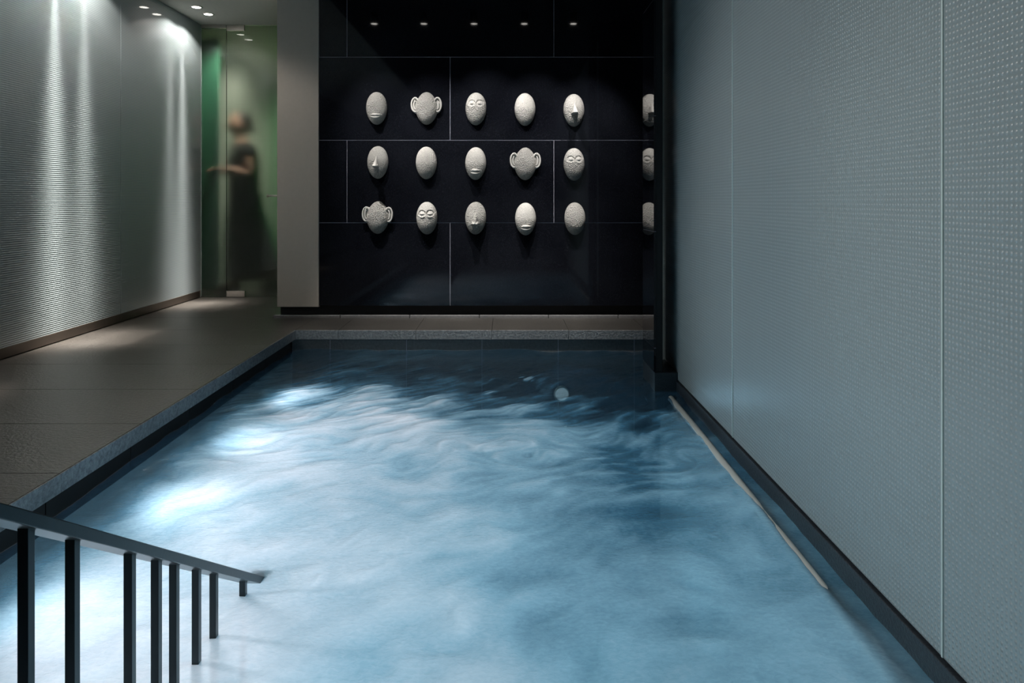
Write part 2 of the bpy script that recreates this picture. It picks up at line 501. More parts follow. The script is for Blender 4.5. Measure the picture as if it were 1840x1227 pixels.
# black pier with its mirror polished side
pier = box('wall_pier', (0.770, 3.738, -0.034), (0.802, 4.04, CEIL), black_m, None, 0.001)
structure(pier, 'black polished stone pier at the end of the right glass wall', 'pier')
for a, b in zip([-0.034, 0.090, 0.692, 1.290, 1.892], [0.090, 0.692, 1.290, 1.892, CEIL]):
    slab('granite_slab', (0.758, 3.736, a + 0.001), (0.7699, 4.04, b - 0.001), pier_m, pier, 0.0006)
slab('joint_backing', (0.7605, 3.737, -0.03), (0.7698, 4.039, CEIL - 0.01), grout_m, pier)
slab('channel', (0.803, 3.80, -0.07), (0.818, 3.815, CEIL - 0.001), rail_m, pier)
slab('closing_panel', (0.803, 4.12, -0.13), (1.35, 4.14, CEIL - 0.001), black_m, pier)
block = box('trim_pier_base', (0.762, 3.733, -0.24), (XK + 0.03, 4.05, -0.036), black_stone, None, 0.002)
structure(block, 'rough dark stone block under the black pier at the water', 'block')

# ------------------------------------------------------------------ glass door and passage
def pane(name, x0, x1, z0, z1, y, parent, th=0.010):
    bm = bmesh.new(); bmesh.ops.create_cube(bm, size=1.0)
    bmesh.ops.scale(bm, vec=(x1 - x0, th, z1 - z0), verts=bm.verts)
    me = bpy.data.meshes.new(name); bm.to_mesh(me); bm.free()
    me.materials.append(clear_m); me.materials.append(door_glass_m)
    for p in me.polygons:
        if p.normal.y > 0.5: p.material_index = 1
    return link(name, me, parent, Vector(((x0 + x1) / 2, y, (z0 + z1) / 2)) - (parent.location if parent else Vector()))

side = empty('window_1', ((XL - 2.477) / 2, YDOOR, 0)); structure(side, 'narrow fixed glass sidelight left of the glass door', 'window')
pane('glass_pane', XL + 0.004, -2.479, 0.004, CEIL - 0.034, YDOOR, side)
slab('head_rail', (XL + 0.002, YDOOR - 0.012, CEIL - 0.030), (-2.479, YDOOR + 0.014, CEIL - 0.001), steel_m, side)
slab('edge_strip', (XL + 0.001, YDOOR - 0.008, 0.01), (XL + 0.004, YDOOR + 0.008, CEIL - 0.03), seal_m, side)
door = empty('door_1', (-2.0, YDOOR, 0)); structure(door, 'pressed glass door with steel patch fittings', 'door')
pane('glass_pane', -2.474, -1.60, 0.008, CEIL - 0.006, YDOOR, door)
slab('top_patch_fitting', (-2.472, YDOOR - 0.016, CEIL - 0.054), (-2.315, YDOOR + 0.016, CEIL - 0.003), steel_m, door, 0.002)
slab('floor_patch_fitting', (-2.472, YDOOR - 0.016, 0.004), (-2.31, YDOOR + 0.016, 0.056), steel_m, door, 0.002)
slab('edge_strip', (-2.4765, YDOOR - 0.006, 0.008), (-2.4742, YDOOR + 0.006, CEIL - 0.006), rail_m, door)
hd = link('door_handle', tube_mesh('door_handle', [(-2.095, YDOOR - 0.05, 0.895), (-1.93, YDOOR - 0.05, 0.895)], [0.0085, 0.0085], steel_m), door, (2.0, -YDOOR, 0))
link('handle_cap', tube_mesh('handle_cap', [(-2.107, YDOOR - 0.05, 0.895), (-2.102, YDOOR - 0.05, 0.895), (-2.094, YDOOR - 0.05, 0.895)], [0.006, 0.015, 0.015], steel_m), hd)
link('handle_post', tube_mesh('handle_post', [(-2.075, YDOOR - 0.05, 0.895), (-2.075, YDOOR - 0.005, 0.895)], [0.006, 0.006], steel_m), hd)
link('handle_post', tube_mesh('handle_post', [(-1.95, YDOOR - 0.05, 0.895), (-1.95, YDOOR - 0.005, 0.895)], [0.006, 0.006], steel_m), hd)

pw = box('wall_passage', (-3.0, 8.6, 0), (-0.9, 8.7, CEIL), white_wall_m); structure(pw, 'pale wall at the end of the passage behind the door', 'wall')
slab('green_panel', (-2.79, 8.52, 0.02), (-1.4, 8.598, 2.25), darkgreen_m, pw)
pr = box('wall_passage_right', (-1.30, YB + 0.46, 0), (-1.20, 8.6, CEIL), darkgreen_m); structure(pr, 'green wall on the right of the passage', 'wall')
pl = box('wall_passage_left', (-3.0, YDOOR + 0.02, 0), (-2.92, 8.6, CEIL), white_wall_m); structure(pl, 'pale wall on the left of the passage', 'wall')
gp = box('trim_green_panel', (-2.90, YDOOR + 0.20, 0.05), (-2.625, YDOOR + 0.22, 2.33), green_m); structure(gp, 'bright green upright panel behind the sidelight', 'panel')

# ------------------------------------------------------------------ recessed lamps
def downlight(x, y, label, group, proto=[None]):
    if proto[0] is None:
        ring = lathe_mesh('downlight', [(0.034, 0.03), (0.036, -0.001), (0.040, -0.004), (0.047, -0.004), (0.050, -0.0005)], steel_m)
        lens = lathe_mesh('lens', [(0.0001, 0.0), (0.034, 0.0)], lamp_m)
        ref = lathe_mesh('reflector', [(0.0335, -0.003), (0.030, 0.006), (0.0335, 0.010)], steel_m)
        proto[0] = (ring, lens, ref)
    ring, lens, ref = proto[0]
    o = link('downlight', ring, None, (x, y, CEIL)); tag(o, label, 'lamp', group)
    link('lens', lens, o, (0, 0, -0.0035)); link('reflector', ref, o, (0, 0, -0.001))
    return o
wl = ['lit ceiling downlight of the far pair by the glass door, the nearer one',
      'lit ceiling downlight closest to the glass door',
      'lit ceiling downlight of the second pair over the walkway, the nearer one',
      'lit ceiling downlight of the second pair over the walkway, the farther one',
      'lit ceiling downlight of the third pair over the walkway, the nearer one',
      'lit ceiling downlight of the third pair over the walkway, the farther one',
      'lit ceiling downlight of the nearest pair over the walkway, the nearer one',
      'lit ceiling downlight of the nearest pair over the walkway, the farther one']
for (x, y), l in zip(walk_lamps, wl): downlight(x, y, l, 'downlights over the walkway')
ml = ['leftmost of the five ceiling spotlights aimed at the stone masks', 'second from left of five ceiling spotlights aimed at the stone masks',
      'middle one of the five ceiling spotlights aimed at the stone masks', 'fourth from left of five ceiling spotlights aimed at the stone masks',
      'rightmost of the five ceiling spotlights aimed at the stone masks']
for (x, y), l in zip(mask_lamps, ml):
    o = link('ceiling_spotlight', lathe_mesh('ceiling_spotlight', [(0.0001, CEIL - 0.001 - MZ), (0.034, CEIL - 0.001 - MZ), (0.034, 0.003), (0.033, 0.0), (0.028, 0.0), (0.027, 0.008)], rail_m), None, (x, y, MZ))
    tag(o, l, 'lamp', 'spotlights aimed at the masks')
    link('lens', lathe_mesh('lens', [(0.0001, 0.002), (0.027, 0.002)], lamp_m), o)
for (y, p), l in zip(under_lamps, ['farthest', 'second farthest', 'middle', 'second nearest', 'nearest']):
    o = link('underwater_lamp', lathe_mesh('underwater_lamp', [(0.055, 0.0), (0.055, 0.012), (0.045, 0.016), (0.042, 0.012)], steel_m), None, (XD - 0.0195, y, -0.42), (0, PI / 2, 0))
    tag(o, l + ' glowing round lamp under water on the left pool side', 'lamp', 'underwater lamps on the left side')
    link('lens', lathe_mesh('lens', [(0.0001, 0.010), (0.042, 0.010)], under_m), o)

o = link('underwater_lamp', lathe_mesh('underwater_lamp', [(0.055, 0.0), (0.055, 0.012), (0.045, 0.016), (0.042, 0.012)], steel_m), None, (0.36, YE + 0.003, -0.42), (PI / 2, 0, 0))
tag(o, 'glowing round lamp under water on the far pool wall', 'lamp')
link('lens', lathe_mesh('lens', [(0.0001, 0.010), (0.042, 0.010)], under_m), o)

# ------------------------------------------------------------------ stone masks
def ss(a, b, x): 
    t = np.clip((x - a) / (b - a), 0, 1); return t * t * (3 - 2 * t)

def mask_body(kind, a=0.0755, b=0.118, d=0.070, seed=0):
    nr, nt = 66, 130
    r = np.linspace(0, 1, nr)[1:] ** 0.85
    th = np.linspace(0, 2 * PI, nt, endpoint=False)
    Rr, T = np.meshgrid(r, th, indexing='ij')
    cx, sz = np.cos(T), np.sin(T)
    wide = a * (1 + 0.03 * sz - 0.05 * sz ** 2 * (sz < 0))
    if kind == 'ears': wide = a * (1.08 - 0.16 * np.abs(sz) ** 1.5)
    X = wide * Rr * cx; Z = b * Rr * sz
    X = np.concatenate([[0.0], X.ravel()]); Z = np.concatenate([[0.0], Z.ravel()]); RR = np.concatenate([[0.0], Rr.ravel()])
    dep = d * np.sqrt(np.clip(1 - RR ** 2.3, 0, 1)) + 0.006
    h = np.zeros_like(X); pit = np.ones_like(X)
    if kind == 'eyes' or kind == 'eyes_soft':
        k = 1.0 if kind == 'eyes' else 0.65
        for sx in (-0.029, 0.029):
            dx = X - sx; dz = Z - 0.030; q = np.hypot(dx, dz * 1.0)
            h += k * 0.011 * np.exp(-(q / 0.015) ** 2)
            h -= k * 0.012 * np.exp(-((q - 0.0235) / 0.0038) ** 2) * ss(-0.02, 0.012, dz + 0.004)
            h += k * 0.005 * np.exp(-((q - 0.023) / 0.005) ** 2) * ss(0.0, 0.02, -dz)
            slit = -0.004 + 0.15 * 0 - 4.0 * (0.0002 - dx ** 2) * 1.0
            h -= k * 0.016 * np.exp(-((dz - slit + 0.002) / 0.0024) ** 2) * np.exp(-(dx / 0.013) ** 4)
            pit *= 1 - 0.9 * np.exp(-(q / 0.026) ** 4)
        pit *= 1 - 0.7 * ss(0.02, 0.05, Z)
    if kind in ('stripes', 'mouth_full', 'blank_striped'):
        amp = {'stripes': 0.0022, 'mouth_full': 0.0008, 'blank_striped': 0.0014}[kind]
        h += amp * np.sin(X * 2 * PI / 0.0085) * ss(-0.02, 0.02, Z)
        pit *= 1 - 0.75 * ss(-0.03, 0.03, Z)
    if kind == 'nose_wedge' or kind == 'nose_alae':
        pit *= 1 - 0.6 * ss(-0.02, 0.05, Z)
    if kind.startswith('mouth'):
        zc = -0.062
        h += 0.010 * np.exp(-(X / 0.038) ** 2 - ((Z - zc) / 0.024) ** 2)
        pit *= 1 - 0.95 * np.exp(-(X / 0.045) ** 4 - ((Z - zc) / 0.03) ** 4)
    if kind == 'nose_relief':
        h += 0.034 * np.exp(-(X / 0.012) ** 2) * ss(0.055, -0.03, Z) * ss(-0.052, -0.040, Z)
        for sx in (-0.0155, 0.0155):
            h += 0.030 * np.exp(-(((X - sx) / 0.010) ** 2 + ((Z + 0.040) / 0.010) ** 2))
        h += 0.004 * np.exp(-((np.abs(X) - 0.02) / 0.015) ** 2) * ss(0.08, 0.0, Z)
        pit *= 1 - 0.8 * np.exp(-(X / 0.03) ** 2 - ((Z + 0.04) / 0.02) ** 2)
    g = np.random.default_rng(seed)
    ph = g.random(6) * 6.28
    for q_, f_ in enumerate((520, 610, 700)):
        h += 0.0006 * pit * np.sin(X * f_ + ph[q_] + 2 * np.sin(Z * 130 + q_)) * np.sin(Z * (f_ + 60) + ph[q_ + 3] + 2 * np.sin(X * 150 + q_))
    Y = -(dep + h * (RR < 0.985))
    vs = np.stack([X, Y, Z], 1)
    n1 = nr - 1
    back = vs[1 + (n1 - 1) * nt:].copy(); back[:, 1] = 0.0; back[:, [0, 2]] *= 0.96
    vs = np.concatenate([vs, back])
    fs = []
    for k in range(nt): fs.append((0, 1 + k, 1 + (k + 1) % nt))
    for i in range(n1):
        o0 = 1 + i * nt; o1 = o0 + nt
        for k in range(nt):
            k2 = (k + 1) % nt
            fs.append((o0 + k, o1 + k, o1 + k2, o0 + k2))
    fs = [tuple(f) for f in fs]
    me = pydata('stone_mask', [tuple(v) for v in vs.tolist()], fs, mask_m)
    at_ = me.attributes.new('pitting', 'FLOAT', 'POINT')
    at_.data.foreach_set('value', np.concatenate([pit, np.ones(nt)]).astype(np.float32))
    return me

def surf_y(x, z, a=0.0755, b=0.118, d=0.070):
    r = min(1, math.hypot(x / a, z / b)); return -(d * math.sqrt(max(0, 1 - r ** 2.3)) + 0.006)

def lips(parent, full):
    zc = -0.062; hw = 0.032 if not full else 0.034
    n = 13
    for nm, sgn in (('upper_lip', 1), ('lower_lip', -1)):
        pts, rad = [], []
        for i in range(n):
            t = -1 + 2 * i / (n - 1); x_ = hw * t
            if sgn > 0:
                z_ = zc + 0.003 + (0.0065 if not full else 0.0085) * (1 - t * t) - (0.003 * math.exp(-(t / 0.22) ** 2)) + 0.001
                rr = (0.0068 if not full else 0.0088) * (1 - abs(t) ** 2.4) + 0.0012
            else:
                z_ = zc - 0.002 - (0.0075 if not full else 0.0095) * (1 - t * t)
                rr = (0.0078 if not full else 0.0098) * (1 - abs(t) ** 2.2) + 0.0012
            pts.append((x_, surf_y(x_, z_) - 0.013 + 0.008 * t * t, z_)); rad.append(rr)
        link(nm, tube_mesh(nm, pts, rad, smooth_m, 14, 0.9), parent)

def nose(parent, alae, depth):
    # wedge: narrow at the brow, broad flat underside standing far off the face
    vs, fs = [], []
    prof = []
    n = 12; zt, zb = 0.046, -0.034
    wt, wb = 0.004, 0.022 if not alae else 0.018
    ns = 9
    for i in range(n + 1):
        t = i / n; z_ = zt + (zb - zt) * t
        w_ = wt + (wb - wt) * t ** 1.2; dp = 0.002 + depth * t ** 1.35
        for k in range(ns):
            a_ = -1 + 2 * k / (ns - 1); x_ = w_ * a_ * 1.15
            rise = (1 - abs(a_) ** (2.2 + 3 * t))
            vs.append((x_, surf_y(x_, z_) + 0.004 - (dp + 0.004) * rise ** 0.8, z_))
    for i in range(n):
        for k in range(ns - 1):
            q = i * ns + k
            fs.append((q, q + ns, q + ns + 1, q + 1))
    base = n * ns
    c = len(vs); vs.append((0, surf_y(0, zb) + 0.01, zb - 0.001))
    for k in range(ns - 1): fs.append((base + k, c, base + k + 1))
    me = pydata('nose', vs, fs, smooth_m, True)
    link('nose', me, parent)
    if alae:
        for sx in (-1, 1):
            bm = bmesh.new(); bmesh.ops.create_uvsphere(bm, u_segments=16, v_segments=10, radius=0.0105)
            bmesh.ops.scale(bm, vec=(0.9, 1.5, 0.9), verts=bm.verts)
            m2 = bpy.data.meshes.new('nostril'); bm.to_mesh(m2); bm.free(); m2.materials.append(smooth_m); smooth(m2)
            link('nostril', m2, parent, (sx * 0.0125, surf_y(0, zb) - depth * 0.45, zb + 0.006))

def ears(parent):
    for sx in (-1, 1):
        x0 = 0.068; z0 = 0.022
        # outer fold
        pts, rad = [], []
        for i in range(22):
            t = i / 21; an = R(150) - t * R(285)
            ex = 0.026; ez = 0.052 - 0.004 * t
            xx = x0 + 0.013 + ex * math.cos(an); zz = z0 + ez * math.sin(an)
            pts.append((sx * xx, -0.030, zz)); rad.append(0.0070 * (1 - 0.35 * t))
        e = link('ear', tube_mesh('ear', pts, rad, smooth_m, 12, 1.3), parent)
        # bowl of the ear behind the folds
        bm = bmesh.new(); bmesh.ops.create_uvsphere(bm, u_segments=24, v_segments=12, radius=1)
        bmesh.ops.scale(bm, vec=(0.038, 0.012, 0.056), verts=bm.verts)
        m2 = bpy.data.meshes.new('ear_bowl'); bm.to_mesh(m2); bm.free(); m2.materials.append(smooth_m); smooth(m2)
        link('ear_bowl', m2, e, (sx * (x0 + 0.004), -0.011, z0 - 0.004))
        # inner fold
        pts = []; rad = []
        for i in range(12):
            t = i / 11; an = R(70) - t * R(150)
            pts.append((sx * (x0 + 0.006 + 0.015 * math.cos(an)), -0.033, z0 + 0.0 + 0.034 * math.sin(an))); rad.append(0.0052 * (1 - 0.3 * abs(t - 0.4)))
        link('inner_fold', tube_mesh('inner_fold', pts, rad, smooth_m, 10, 1.2), e)

mx = [[676, 766, 855, 943.5, 1031.5], [678, 765.5, 854.5, 944, 1032], [678, 766.5, 854.5, 944.5, 1033.5]]
mz = [[194, 194, 195, 196, 197.5], [291.5, 292.5, 293.5, 294, 295], [391, 392, 392, 393.5, 393]]
kinds = [['mouth', 'ears', 'eyes_soft', 'blank_striped', 'nose_wedge'],
         ['nose_alae', 'stripes', 'mouth_full', 'ears', 'eyes_soft'],
         ['ears', 'eyes', 'nose_relief', 'mouth_full', 'blank']]
labels = [['pale stone mask with only lips, leftmost in the top row', 'pale stone mask with two big ears, top row',
           'smooth pale stone mask with closed eyes, top row', 'faceless pale stone mask in the top row, between closed eyes and long nose',
           'pale stone mask with a bare wedge nose, top right corner'],
          ['pale stone mask with a nose and round nostrils, leftmost in the middle row', 'faceless pale stone mask with vertical grooves, second in the middle row',
           'pale stone mask with full lips, centre of the middle row', 'pale stone mask with two big ears, middle row',
           'pitted stone mask with closed eyes, right end of the middle row'],
          ['pale stone mask with two big ears, leftmost in the bottom row', 'pale stone mask with arched brows and half open eyes, bottom row',
           'pale stone mask with a long soft nose, centre of the bottom row', 'darker stone mask with parted lips, fourth in the bottom row',
           'faceless coarse pitted stone mask, right end of the bottom row']]
YM = YB - 0.0125
for r in range(3):
    for c in range(5):
        s_ = F / (YM - 0.03)
        k = kinds[r][c]
        loc = ((mx[r][c] - 911) / s_, YM, EYE - (mz[r][c] - 361) / s_)
        me = mask_body(k, seed=r * 5 + c)
        o = link('stone_mask', me, None, loc)
        o.rotation_euler = (R(random.uniform(-1, 1)), R(random.uniform(-1.5, 1.5)), 0)
        o.rotation_euler = (0, R(random.uniform(-1.5, 1.5)), 0)
        tag(o, labels[r][c], 'mask', 'stone masks on the black wall')
        if k == 'mouth': lips(o, False)
        if k == 'mouth_full': lips(o, True)
        if k == 'nose_wedge': nose(o, False, 0.105)
        if k == 'nose_alae': nose(o, True, 0.09)
        if k == 'ears': ears(o)

# ------------------------------------------------------------------ handrail into the pool
XR = -0.66
rail = empty('handrail', (XR, 1.0, -0.6)); tag(rail, 'dark metal handrail with square uprights going down into the water', 'railing')
def rail_z(y): return EYE - (0.409 + (y - 0.942) * 0.6135)
def rail_bar(name, y0, y1, w_, th, drop=0.0, ext=0):
    d = Vector((0, y1 - y0, rail_z(y1) - rail_z(y0))); L = d.length
    me = box_mesh(name, (w_, L, th), rail_m, 0.0015)
    o = link(name, me, rail, Vector((XR, (y0 + y1) / 2, (rail_z(y0) + rail_z(y1)) / 2 - drop)) - rail.location)
    o.rotation_euler = (math.atan2(d.z, d.y), 0, 0)
    return o
rail_bar('handrail_bar', -0.05, 1.935, 0.046, 0.018)
for y in [0.62, 0.80, 0.993, 1.099, 1.266, 1.362, 1.435, 1.538, 1.629, 1.81]:
    zb_ = -0.17 * min(5, max(0, math.ceil((y - 0.02) / 0.277)))
    if y > 0.02 + 0.277 * 5: zb_ = -1.25
    slab('baluster', (XR - 0.0075, y - 0.0075, zb_), (XR + 0.0075, y + 0.0075, rail_z(y) - 0.004), rail_m, rail, 0.001)

# pale tube just under the surface along the right wall
tube = link('submerged_tube', tube_mesh('submerged_tube', [(0.820, 3.62, WATER - 0.004), (0.820, 3.0, WATER - 0.006), (0.817, 2.4, WATER - 0.010), (0.815, 1.95, WATER - 0.014), (0.815, 1.2, WATER - 0.03)], [0.015] * 5, pipe_m, 16), None)
tag(tube, 'pale tube lying at the water surface along the right kerb', 'tube')
for y in (3.5, 2.4, 1.3):
    slab('bracket', (0.822, y - 0.01, WATER - 0.06), (XK - 0.004, y + 0.01, WATER - 0.035), steel_m, tube)

# ------------------------------------------------------------------ the water
def smooth_field(shape, cell, seed):
    """value noise by cubic-smoothed interpolation; cell is in grid steps (rows, cols)"""
    g = np.random.default_rng(seed)
    n0 = int(shape[0] / cell[0]) + 3; n1 = int(shape[1] / cell[1]) + 3
    a = g.random((n0, n1)) * 2 - 1
    i = np.arange(shape[0]) / cell[0]; j = np.arange(shape[1]) / cell[1]
    i0 = i.astype(int); j0 = j.astype(int); fi = i - i0; fj = j - j0
    fi = fi ** 3 * (fi * (6 * fi - 15) + 10); fj = fj ** 3 * (fj * (6 * fj - 15) + 10)
    A = a[np.ix_(i0, j0)]; B = a[np.ix_(i0 + 1, j0)]; Cc = a[np.ix_(i0, j0 + 1)]; D = a[np.ix_(i0 + 1, j0 + 1)]
    fi = fi[:, None]; fj = fj[None, :]
    return (A * (1 - fi) + B * fi) * (1 - fj) + (Cc * (1 - fi) + D * fi) * fj

def fbm(shape, cell, seed, octs=4, gain=0.5):
    out = 0; amp = 1
    for o in range(octs):
        out = out + amp * smooth_field(shape, (cell[0] / 2 ** o, cell[1] / 2 ** o), seed + 17 * o)
        amp *= gain
    return out

def sample(f, I, J):
    I = np.clip(I, 0, f.shape[0] - 1.001); J = np.clip(J, 0, f.shape[1] - 1.001)
    i0 = I.astype(int); j0 = J.astype(int); fi = I - i0; fj = J - j0
    return (f[i0, j0] * (1 - fi) + f[i0 + 1, j0] * fi) * (1 - fj) + (f[i0, j0 + 1] * (1 - fi) + f[i0 + 1, j0 + 1] * fi) * fj

X0, X1 = XD - 0.019, 1.3
Y0, Y1 = 0.02, YE + 0.003
H = 0.0062                                   # grid step of the flow field
ni = int((Y1 - Y0) / H) + 1; nj = int((X1 - X0) / H) + 1
shape = (ni, nj)
gy = Y0 + np.arange(ni)[:, None] * H + np.zeros(shape); gx = X0 + np.arange(nj)[None, :] * H + np.zeros(shape)
psi = fbm(shape, (95, 95), 11, 3, 0.5)
cu = np.gradient(psi, axis=0); cv = -np.gradient(psi, axis=1)
cs = np.hypot(cu, cv).mean()
far = ss(3.0, 3.6, gy)
curl = 0.8 - 0.55 * far
U = 0.9 + curl * cu / cs; V = 0.45 + 0.35 * far + curl * cv / cs      # jets push the water to the right and away
L_ = np.hypot(U, V) + 1e-6; U /= L_; V /= L_
def lic(src, n, step=1.0):
    acc = src.copy(); cnt = 1
    for sgn in (1, -1):
        I = np.arange(ni)[:, None] + np.zeros(shape); J = np.arange(nj)[None, :] + np.zeros(shape)
        for k in range(n):
            u = sample(U, I, J); v = sample(V, I, J)
            I = I + sgn * v * step; J = J + sgn * u * step
            acc = acc + sample(src, I, J); cnt += 1
    return acc / cnt
fine = lic(fbm(shape, (4, 4), 3, 2, 0.6), 10, 0.9); fine /= fine.std()
mid = lic(fbm(shape, (16, 16), 5, 4, 0.6), 9, 1.4); mid /= mid.std()
big = fbm(shape, (60, 60), 8, 4, 0.55); big /= big.std()
# how much air is in the water: jets fill the left and near end; the far end's weaker light is drawn in as clear dark water
air_shade = 0.74 - 0.70 * ss(3.05, 4.25, gy + 0.30 * (gx + 0.3)) - 0.34 * ss(-0.6, 0.6, gx) * ss(0.4, 1.9, gy) + 0.10 * ss(2.4, 1.4, gy)
air_shade -= 1.0 * np.exp(-((gx + 1.42) / 0.20) ** 2)  # dark reflection of the black pool wall drawn into the water colour
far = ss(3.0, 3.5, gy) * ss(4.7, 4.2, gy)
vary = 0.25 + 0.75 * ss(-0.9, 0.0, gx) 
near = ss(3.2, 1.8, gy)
foam_shading = air_shade + 0.017 * fine * (1 - 0.55 * near + 2.6 * far) + 0.042 * mid * (0.5 + 0.8 * vary - 0.4 * near + 1.4 * far) + 0.05 * big  # far streaks strengthened to draw reflections into the water colour
for bx, by, br, ba in ((0.10, 4.02, 0.07, 0.55), (-0.02, 4.34, 0.06, 0.35), (0.28, 4.30, 0.05, 0.4), (-0.09, 3.74, 0.03, 0.5),
                       (0.28, 2.75, 0.22, 0.07), (0.52, 2.70, 0.18, 0.07), (-0.45, 3.35, 0.12, 0.08), (0.62, 3.15, 0.12, 0.06), (-0.1, 2.95, 0.2, 0.05)):
    foam_shading += ba * np.exp(-((gx - bx) ** 2 + ((gy - by) * 0.7) ** 2) / br ** 2) * np.clip(fine * 0.8 + 0.1, 0, 1.5)
foam_shading = np.clip(foam_shading, 0, 1)
amp = 0.6 + 0.6 * ss(2.5, 3.8, gy)
height = amp * (0.0006 * fine * (0.4 + far) + 0.0024 * mid + 0.0035 * big)

# mesh rows are closer together nearby, as the flow detail there is seen larger
ux = np.linspace(X0, X1, 430)
ty = np.linspace(0, 1, 620); uy = Y0 + (Y1 - Y0) * ty
GX, GY = np.meshgrid(ux, uy)
I = (GY - Y0) / H; J = (GX - X0) / H
hz = sample(height, I, J); fo = sample(foam_shading, I, J)
vs = np.stack([GX.ravel(), GY.ravel(), WATER + hz.ravel()], 1)
nx = len(ux); nyr = len(uy)
q = (np.arange(nyr - 1)[:, None] * nx + np.arange(nx - 1)[None, :]).ravel()
faces = np.stack([q, q + 1, q + nx + 1, q + nx], 1)
me = bpy.data.meshes.new('pool_water')
me.vertices.add(len(vs)); me.vertices.foreach_set('co', vs.astype(np.float32).ravel())
me.loops.add(faces.size); me.loops.foreach_set('vertex_index', faces.ravel().astype(np.int32))
me.polygons.add(len(faces)); me.polygons.foreach_set('loop_start', (np.arange(len(faces)) * 4).astype(np.int32))
me.update(calc_edges=True); smooth(me)
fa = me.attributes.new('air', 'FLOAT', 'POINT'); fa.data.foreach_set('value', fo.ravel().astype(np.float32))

def water_material():
    m = M('aerated_water'); v = m.wcoords()
    a = m.node('Attribute', attribute_name='air').outputs['Fac']
    nz = m.noise(m.wcoords((60, 90, 1)), 1.0, 4, 0.6, 0.6)
    a2 = m.math('ADD', a, m.math('MULTIPLY', m.math('SUBTRACT', nz, 0.5), 0.19), True)
    n = m.bump(m.math('ADD', m.math('MULTIPLY', nz, 0.35), a), 0.55, 0.010)
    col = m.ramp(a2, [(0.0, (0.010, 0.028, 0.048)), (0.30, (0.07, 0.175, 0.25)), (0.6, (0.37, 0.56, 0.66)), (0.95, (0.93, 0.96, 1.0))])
    tr = m.node('BsdfTranslucent', {'Color': col})
    df = m.node('BsdfDiffuse', {'Color': col, 'Normal': n})
    body = m.node('MixShader', {0: 0.25, 1: tr.outputs[0], 2: df.outputs[0]})
    clear = m.node('BsdfTransparent', {'Color': (0.55, 0.80, 0.88, 1)})
    b2 = m.node('MixShader', {0: 0.2, 1: body.outputs[0], 2: clear.outputs[0]})
    gl = m.node('BsdfGlossy', {'Color': (1, 1, 1, 1), 'Roughness': 0.10, 'Normal': n})
    fr = m.node('Fresnel', {'IOR': 1.33, 'Normal': n})
    out = m.node('MixShader', {0: fr.outputs[0], 1: b2.outputs[0], 2: gl.outputs[0]})
    m.l.new(out.outputs[0], m.out.inputs[0])
    return m.m
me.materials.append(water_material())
water = link('pool_water', me)
tag(water, 'milky blue swirling pool water lit from below', 'water', None, 'stuff')

# ------------------------------------------------------------------ the person behind the door
def skinned(name, verts, edges, rad, mat, parent, loc=(0, 0, 0), sub=2, root=0):
    me_ = bpy.data.meshes.new(name); me_.from_pydata(verts, edges, []); me_.update()
    o = link(name, me_, parent, loc)
    md = o.modifiers.new('skin', 'SKIN'); md.use_smooth_shade = True
    if not me_.skin_vertices:
        me_.attributes.new('x', 'FLOAT', 'POINT')
    sv = me_.skin_vertices[0].data
    for i, r_ in enumerate(rad):
        sv[i].radius = r_ if isinstance(r_, tuple) else (r_, r_)
        sv[i].use_root = (i == root)
    s_ = o.modifiers.new('sub', 'SUBSURF'); s_.levels = sub; s_.render_levels = sub
    me_.materials.append(mat)
    return o
PX, PY = -2.50, 6.86
person = empty('person', (PX, PY, 0)); tag(person, 'person in dark clothes walking left behind the glass door, forearms raised in front', 'person')
person.rotation_euler = (0, 0, R(32))
# walking towards -x: leading leg to the left, trailing leg behind to the right
V_ = [(0.0, 0, 0.88), (0.01, 0, 1.02), (0.0, 0, 1.18), (-0.01, 0, 1.33), (-0.015, 0, 1.42), (-0.025, 0, 1.50),
      (0.0, -0.08, 0.84), (-0.05, -0.08, 0.46), (-0.10, -0.08, 0.09), (-0.20, -0.08, 0.035),
      (0.02, 0.08, 0.84), (0.14, 0.08, 0.47), (0.32, 0.08, 0.14), (0.26, 0.08, 0.04),
      (-0.01, -0.17, 1.32), (0.03, -0.20, 1.09), (-0.19, -0.14, 1.14),
      (-0.01, 0.17, 1.32), (0.03, 0.20, 1.09), (-0.19, 0.12, 1.15)]
E_ = [(0, 1), (1, 2), (2, 3), (3, 4), (4, 5), (0, 6), (6, 7), (7, 8), (8, 9), (0, 10), (10, 11), (11, 12), (12, 13),
      (3, 14), (14, 15), (15, 16), (3, 17), (17, 18), (18, 19)]
Rd = [(0.12, 0.15), (0.10, 0.12), (0.11, 0.14), (0.10, 0.14), 0.055, 0.05, 0.085, 0.06, 0.042, 0.035, 0.085, 0.06, 0.042, 0.035,
      0.055, 0.052, 0.042, 0.055, 0.052, 0.042]
skinned('body', V_, E_, Rd, skin_m, person)
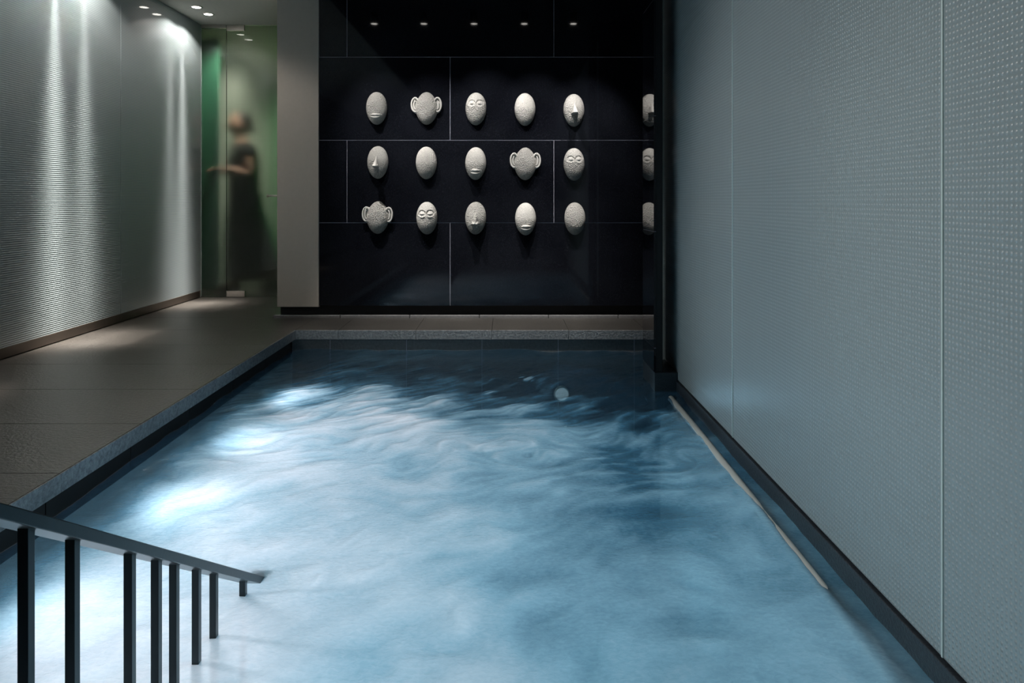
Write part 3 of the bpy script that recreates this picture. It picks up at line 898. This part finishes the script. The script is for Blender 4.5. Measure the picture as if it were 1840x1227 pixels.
# dark tunic and trousers over the body
cl = [(0.0, 0, 0.84), (0.01, 0, 1.02), (0.0, 0, 1.18), (-0.01, 0, 1.34), (-0.012, 0, 1.415),
      (-0.01, -0.17, 1.33), (0.01, -0.19, 1.22), (-0.01, 0.17, 1.33), (0.01, 0.19, 1.22)]
skinned('tunic', cl, [(0, 1), (1, 2), (2, 3), (3, 4), (3, 5), (5, 6), (3, 7), (7, 8)],
        [(0.16, 0.18), (0.125, 0.15), (0.13, 0.165), (0.12, 0.16), 0.07, 0.075, 0.06, 0.075, 0.06], cloth_m, person)
sk_v, sk_f = [], []
for i in range(9):
    t = i / 8
    for k in range(36):
        an = 2 * PI * k / 36
        fold = 1 + 0.05 * t * math.sin(9 * an)
        sk_v.append((0.005 + 0.12 * t ** 1.4 + (0.13 + 0.14 * t) * fold * math.cos(an), (0.155 + 0.06 * t) * fold * math.sin(an), 0.98 - 0.86 * t))
for i in range(8):
    for k in range(36): sk_f.append((i * 36 + k, (i + 1) * 36 + k, (i + 1) * 36 + (k + 1) % 36, i * 36 + (k + 1) % 36))
link('long_skirt', pydata('long_skirt', sk_v, sk_f, cloth_m), person)
tr = [(0.0, 0, 0.88), (0.0, -0.08, 0.82), (-0.05, -0.08, 0.46), (-0.10, -0.08, 0.11),
      (0.03, 0.08, 0.82), (0.15, 0.08, 0.47), (0.32, 0.08, 0.15)]
skinned('trousers', tr, [(0, 1), (1, 2), (2, 3), (0, 4), (4, 5), (5, 6)], [(0.13, 0.15), 0.11, 0.09, 0.075, 0.11, 0.10, 0.085], cloth_m, person)
def ell(name, s_, mat, parent, loc):
    bm = bmesh.new(); bmesh.ops.create_uvsphere(bm, u_segments=28, v_segments=18, radius=1)
    bmesh.ops.scale(bm, vec=s_, verts=bm.verts)
    for v_ in bm.verts:                          # narrower jaw
        if v_.co.z < 0 and name == 'head': v_.co.x *= 1 + 0.15 * v_.co.z / s_[2]; v_.co.y *= 1 + 0.25 * v_.co.z / s_[2]
    m2 = bpy.data.meshes.new(name); bm.to_mesh(m2); bm.free(); m2.materials.append(mat); smooth(m2)
    return link(name, m2, parent, loc)
head = ell('head', (0.092, 0.075, 0.115), skin_m, person, (-0.045, 0, 1.565))
ell('nose', (0.016, 0.011, 0.020), skin_m, head, (-0.092, 0, -0.015))
ell('mouth', (0.008, 0.022, 0.006), plain('lip_skin', (0.42, 0.16, 0.12), 0.5), head, (-0.084, 0, -0.055))
for s_ in (-1, 1):
    ell('eye', (0.008, 0.011, 0.006), hair_m, head, (-0.082, s_ * 0.028, 0.008))
    ell('ear', (0.018, 0.008, 0.028), skin_m, head, (0.005, s_ * 0.074, -0.005))
ell('hair', (0.078, 0.084, 0.104), hair_m, head, (0.045, 0, 0.026))
ell('hair_bun', (0.04, 0.045, 0.045), hair_m, head, (0.10, 0, -0.03))
for s_, y_ in ((-1, -0.14), (1, 0.12)):
    hv = [(0, 0, 0), (-0.045, 0, 0.0), (-0.075, 0, 0.0)]; he = [(0, 1), (1, 2)]; hr = [(0.024, 0.018), (0.034, 0.014), (0.034, 0.013)]
    hand = skinned('hand', hv, he, hr, skin_m, person, (-0.205, y_, 1.145), 2)
    for k in range(4):
        yy = -0.028 + 0.0185 * k; ln = (0.9, 1.0, 0.95, 0.75)[k]
        skinned('finger', [(-0.07, yy, 0), (-0.07 - 0.035 * ln, yy, -0.006), (-0.07 - 0.06 * ln, yy, -0.022), (-0.07 - 0.07 * ln, yy, -0.04)],
                [(0, 1), (1, 2), (2, 3)], [0.009, 0.0085, 0.008, 0.007], skin_m, hand, (0, 0, 0), 1)
    skinned('thumb', [(-0.02, -s_ * 0.02, 0), (-0.045, -s_ * 0.048, 0.004), (-0.07, -s_ * 0.055, -0.008)], [(0, 1), (1, 2)], [0.012, 0.010, 0.008], skin_m, hand, (0, 0, 0), 1)
for x_, y_ in ((-0.17, -0.08), (0.27, 0.08)):
    sh = box('shoe', (x_ - 0.09, y_ - 0.045, 0.0), (x_ + 0.13, y_ + 0.045, 0.085), cloth_m, person, 0.025)
